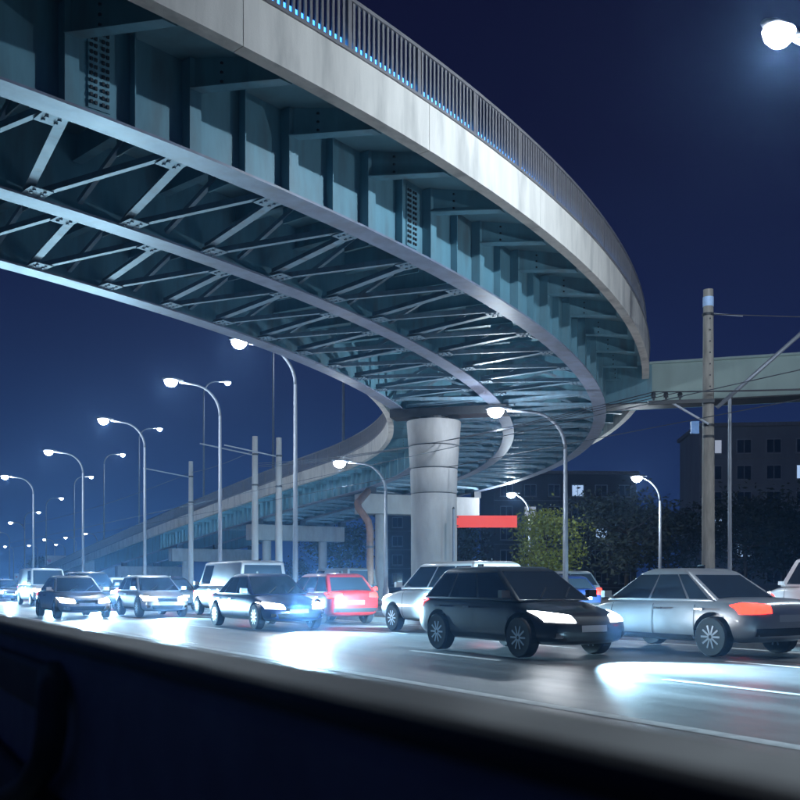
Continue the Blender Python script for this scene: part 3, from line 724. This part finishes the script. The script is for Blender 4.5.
for kd, a in SPEC.items():
    D = car_meshes(*a, kd); out = {}
    zl, zt, hl, w2, belt, xa = D.pop('_lz')
    for nm, (g, sm) in D.items():
        out[nm] = [x.mesh(nm) for x in (g if isinstance(g, list) else [g])]
        if nm == 'body':
            me = out[nm][0]
            bm = bmesh.new(); bm.from_mesh(me); bmesh.ops.recalc_face_normals(bm, faces=bm.faces); bm.to_mesh(me); bm.free()
            cutter = MB()
            for sx_ in (1, -1):
                for s_ in (1, -1): cutter.lathe([(.385, -.16), (.385, .16)], 28, M=Matrix.Translation((sx_*(hl-.82), s_*(w2-.08), .345)) @ Matrix.Rotation(R(90), 4, 'X'))
            co = bpy.data.objects.new('tmp_cut', cutter.mesh('cut')); col.objects.link(co); bm_fix(co)
            def mods(o):
                m = o.modifiers.new('s', 'SUBSURF'); m.levels = 2; m.render_levels = 2
                m = o.modifiers.new('b', 'BOOLEAN'); m.object = co; m.operation = 'DIFFERENCE'; m.solver = 'EXACT'
            r = bake(me, mods); bpy.data.objects.remove(co)
            r.polygons.foreach_set('use_smooth', [True]*len(r.polygons)); r.set_sharp_from_angle(angle=R(38)); r.name = 'body'; out[nm] = [r]
            bm = bmesh.new(); bm.from_mesh(r); bv = BVHTree.FromBMesh(bm); bm.free()
        if nm == 'cabin':
            for me in out[nm]:
                bm = bmesh.new(); bm.from_mesh(me); bmesh.ops.recalc_face_normals(bm, faces=bm.faces); bmesh.ops.bevel(bm, geom=bm.edges[:], offset=.05, segments=3, profile=.5, affect='EDGES'); bm.to_mesh(me); bm.free()
                me.polygons.foreach_set('use_smooth', [True]*len(me.polygons))
    out['headlight'] = [patch(bv, 1, 'x', [(s_*w2*.42, zl-.07), (s_*w2*.90, zl-.05), (s_*w2*.92, zl+.11), (s_*w2*.46, zl+.04)], 8, 4, .012, 'headlight') for s_ in (-1, 1)]
    out['taillight'] = [patch(bv, -1, 'x', [(s_*w2*.48, zt-.08), (s_*w2*.93, zt-.10), (s_*w2*.92, zt+.08), (s_*w2*.5, zt+.05)], 8, 4, .012, 'taillight') for s_ in (-1, 1)]
    out['grille'] = [patch(bv, 1, 'x', [(-w2*.40, zl-.10), (w2*.40, zl-.10), (w2*.40, zl+.02), (-w2*.40, zl+.02)], 8, 3, .008, 'grille')]
    out['lower_intake'] = [patch(bv, 1, 'x', [(-w2*.60, .30), (w2*.60, .30), (w2*.66, .42), (-w2*.66, .42)], 10, 3, .008, 'lower_intake')]
    out['fog_light'] = [patch(bv, 1, 'x', [(s_*w2*.70, .34), (s_*w2*.82, .34), (s_*w2*.82, .42), (s_*w2*.70, .42)], 3, 3, .010, 'fog_light') for s_ in (-1, 1)]
    out['rear_bumper'] = [patch(bv, -1, 'x', [(-w2*.8, .36), (w2*.8, .36), (w2*.82, .48), (-w2*.82, .48)], 10, 3, .010, 'rear_bumper')]
    out['number_plate'] = [patch(bv, -1, 'x', [(-.26, .58), (.26, .58), (.26, .69), (-.26, .69)], 4, 2, .012, 'number_plate'), patch(bv, 1, 'x', [(-.26, .43), (.26, .43), (.26, .53), (-.26, .53)], 4, 2, .016, 'number_plate')]
    seams = []
    for s_ in (1, -1):
        for x in (xa-.22, xa-1.22, xa-2.15):
            seams.append(patch(bv, s_, 'y', [(x, .30), (x+.016, .30), (x+.016, belt-.06), (x, belt-.06)], 1, 12, .004, 'door_seam'))
        seams.append(patch(bv, s_, 'y', [(-hl+1.25, .27), (hl-1.25, .27), (hl-1.25, .34), (-hl+1.25, .34)], 12, 1, .012, 'sill_trim'))
    out['door_seam'] = seams
    CM[kd] = out
def car_paint(name, c, metal=.2):
    m = mat(name, c, .35, metal=metal, var=.04, scale=2); m.node_tree.nodes['Principled BSDF'].inputs['Coat Weight'].default_value = .8
    m.node_tree.nodes['Principled BSDF'].inputs['Coat Roughness'].default_value = .06; return m
PAINT = {'silver': car_paint('paint_silver', (.45, .46, .48), .6), 'black': car_paint('paint_black', (.012, .012, .014)), 'white': car_paint('paint_white', (.75, .75, .75), 0), 'dark blue': car_paint('paint_blue', (.02, .04, .13)),
         'red': car_paint('paint_red', (.35, .015, .015), 0), 'grey': car_paint('paint_grey', (.14, .145, .15), .5), 'green': car_paint('paint_green', (.02, .08, .05)), 'beige': car_paint('paint_beige', (.45, .38, .28))}
KW = {'sedan': 'saloon car', 'hatch': 'hatchback car', 'suv': 'tall off-road car', 'van': 'van'}
M_plate = mat('plate_white', (.6, .6, .6), .5, var=.05)
MATF = {'windscreen': M_glass, 'rear_window': M_glass, 'side_window': M_glass, 'headlight': M_head, 'taillight': M_tail, 'grille': M_black, 'lower_intake': M_black, 'rear_bumper': M_black, 'fog_light': M_chrome, 'number_plate': M_plate, 'door_handle': M_chrome, 'door_seam': M_black, 'roof_aerial': M_black, 'wiper': M_black}
def car(n, t, heading, kind, colour, label, group, beam=0):
    q = RD(n, t); rz = ROADRZ+(0 if heading > 0 else math.pi)
    p = empty('van' if kind == 'van' else 'car', (q.x, q.y, .006), rz); tag(p, label, 'van' if kind == 'van' else 'car', group)
    L, W, H, hood = SPEC[kind]
    bo = None
    for nm, ms in CM[kind].items():
        for me in ms:
            o = inst(nm, me, MATF.get(nm, PAINT[colour]), p)
    for sx_ in (1, -1):
        for s in (1, -1):
            wx = sx_*(L/2-.82)
            tw = inst('wheel', ME_tyre, None, p, (wx, s*(W/2-.09), .325)); inst('rim', ME_rim, None, tw)
    if beam:
        zl = .62 if kind in ('sedan', 'hatch') else .82
        ld = bpy.data.lights.new('headlight_beam', 'SPOT'); ld.energy = beam; ld.color = (.42, .76, 1.0); ld.shadow_soft_size = .12; ld.spot_size = R(82); ld.spot_blend = .9
        lo = bpy.data.objects.new('headlight_beam', ld); col.objects.link(lo); lo.parent = p; lo.location = (L/2+.08, 0, zl); lo.rotation_euler = (0, R(-90+10), 0)
    return p
GA = 'oncoming traffic on the near carriageway'; GC = 'traffic driving away in the inner lane'; GB = 'traffic driving away on the far carriageway'
BM = 6500
near = [(13.2, 12.2, 'sedan', 'silver', 'silver saloon car with glowing red tail lights, nearest and rightmost in the inner lane'),
        (13.2, 19.4, 'suv', 'white', 'white off-road car with red tail lights ahead of the rightmost silver saloon'),
        (13.2, 26.4, 'hatch', 'red', 'red hatchback car with red tail lights before the round pier'),
        (13.2, 33.6, 'van', 'silver', 'silver van with red tail lights left of the round pier'),
        (13.2, 42.0, 'sedan', 'black', 'black saloon car in the inner lane just beyond the silver van'),
        (13.2, 50.5, 'hatch', 'white', 'white hatchback car in the inner lane far beyond the silver van'),
        (13.2, 61, 'suv', 'grey', 'grey off-road car in the inner lane near the left'),
        (13.2, 74, 'sedan', 'beige', 'beige saloon car far down the inner lane'),
        (10.4, 13.4, 'hatch', 'black', 'black hatchback car with bright headlights, foremost oncoming car on the open road'),
        (10.4, 24.5, 'sedan', 'dark blue', 'dark blue saloon car with bright headlights following the black hatchback'),
        (10.4, 35.0, 'hatch', 'silver', 'silver hatchback car third in the oncoming middle lane'),
        (10.4, 44.5, 'suv', 'black', 'black off-road car fourth in the oncoming middle lane'),
        (10.4, 55, 'van', 'white', 'white van in the middle lane at the left'),
        (10.4, 68, 'sedan', 'grey', 'grey saloon car far down the middle lane'),
        (10.4, 86, 'hatch', 'red', 'red hatchback car farthest down the middle lane'),
        (7.6, 35, 'sedan', 'silver', 'silver saloon car alone in the nearest lane, left of the picture'),
        (7.6, 62, 'suv', 'white', 'white off-road car in the nearest lane behind the lone silver saloon')]
for n, t, kd, c_, lab in near:
    if n > 13: car(n, t, 1, kd, c_, lab, GC, BM*.6)
    else: car(n, t, -1, kd, c_, lab, GA, BM*(2.6 if t < 30 else 1))
far_ = [(23.9, 14.5, 'suv', 'black', 'black off-road car with red tail lights at the right, driving away'), (23.9, 21.3, 'sedan', 'white', 'white saloon car with red tail lights below the utility pole'),
        (23.9, 28.6, 'hatch', 'dark blue', 'dark blue hatchback car with red tail lights below the lit tree'), (23.9, 36.5, 'sedan', 'red', 'red saloon car with red tail lights behind the round pier'),
        (23.9, 46, 'van', 'grey', 'grey van with red tail lights left beyond the round pier'), (23.9, 58, 'sedan', 'silver', 'silver saloon car driving away below the ramp'),
        (26.8, 18.2, 'van', 'white', 'white van with red tail lights in the outer lane at the right'), (26.8, 32, 'suv', 'silver', 'silver off-road car in the outer lane beyond the lit tree'),
        (26.8, 52, 'hatch', 'green', 'green hatchback car in the outer lane under the ramp'), (23.9, 76, 'suv', 'red', 'red off-road car farthest away below the ramp')]
for n, t, kd, c_, lab in far_: car(n, t, 1, kd, c_, lab, GB, BM*.5)

# ------------------------------------------------------------------ the car the picture is taken from: its open side
M_door = mat('door_trim', (.26, .27, .32), .7, var=.2, scale=8, bump=.2, bscale=300)
M_door2 = mat('door_trim_soft', (.012, .013, .016), .6, var=.15, scale=8)
fc = empty('open_car_side', RD(.36, .9), ROADRZ); tag(fc, 'dark blurred car door with sill and pull handle across the bottom foreground', 'car door')
def FB(name, x0, x1, y0, y1, z0, z1, m, parent=fc, bevel=.01):   # x along the road, y towards the camera's side is +
    b = MB(); b.box(((x0+x1)/2, (y0+y1)/2, (z0+z1)/2), (x1-x0, y1-y0, z1-z0)); return b.build(name, m, parent, bevel=bevel)
dr = FB('door_panel', -1.5, 3.2, -.06, .02, .30, 1.100, M_door, bevel=.03)
FB('window_sill', -1.5, 3.2, -.065, .035, 1.090, 1.117, M_door2, dr, .012)
FB('door_skin', -1.5, 3.2, -.10, -.062, .28, 1.098, PAINT['black'], dr, .015)
b = MB(); b.hexa([(-1.4, .021, .74), (3.0, .021, .84), (3.0, .07, .84), (-1.4, .06, .74), (-1.4, .021, .80), (3.0, .021, .90), (3.0, .05, .90), (-1.4, .05, .80)]); b.build('armrest', M_door2, dr, bevel=.012)
b = MB(); b.tube([(.76, .03, 1.05), (.66, .05, 1.03), (.62, .06, .98), (.66, .06, .925), (.80, .06, .86), (1.05, .06, .79), (1.4, .06, .71)], .024, 10); b.build('pull_handle', M_black, dr, smooth=True)
b = MB(); b.box((1.15, .025, 1.02), (.80, .03, .085)); b.build('handle_recess', M_black, dr, bevel=.01)
FB('rocker_panel', -1.5, 3.2, -.09, .05, .16, .30, M_black)
for x in (-1.9, 3.65):
    tw = inst('wheel', ME_tyre, None, fc, (x, 0.02, .325)); inst('rim', ME_rim, None, tw)

# ------------------------------------------------------------------ night haze
hz = MB(); hz.box((0, 450, 14.5), (2230, 1930, 31.2))
mh = bpy.data.materials.new('night_haze'); mh.use_nodes = True; hn = mh.node_tree; hn.nodes.clear()
ho = hn.nodes.new('ShaderNodeOutputMaterial'); pv = hn.nodes.new('ShaderNodeVolumePrincipled')
pv.inputs['Color'].default_value = (.30, .55, 1.0, 1); pv.inputs['Density'].default_value = .0005; pv.inputs['Anisotropy'].default_value = .8
hn.links.new(pv.outputs[0], ho.inputs['Volume'])
tag(hz.build('haze', mh), kind='stuff')
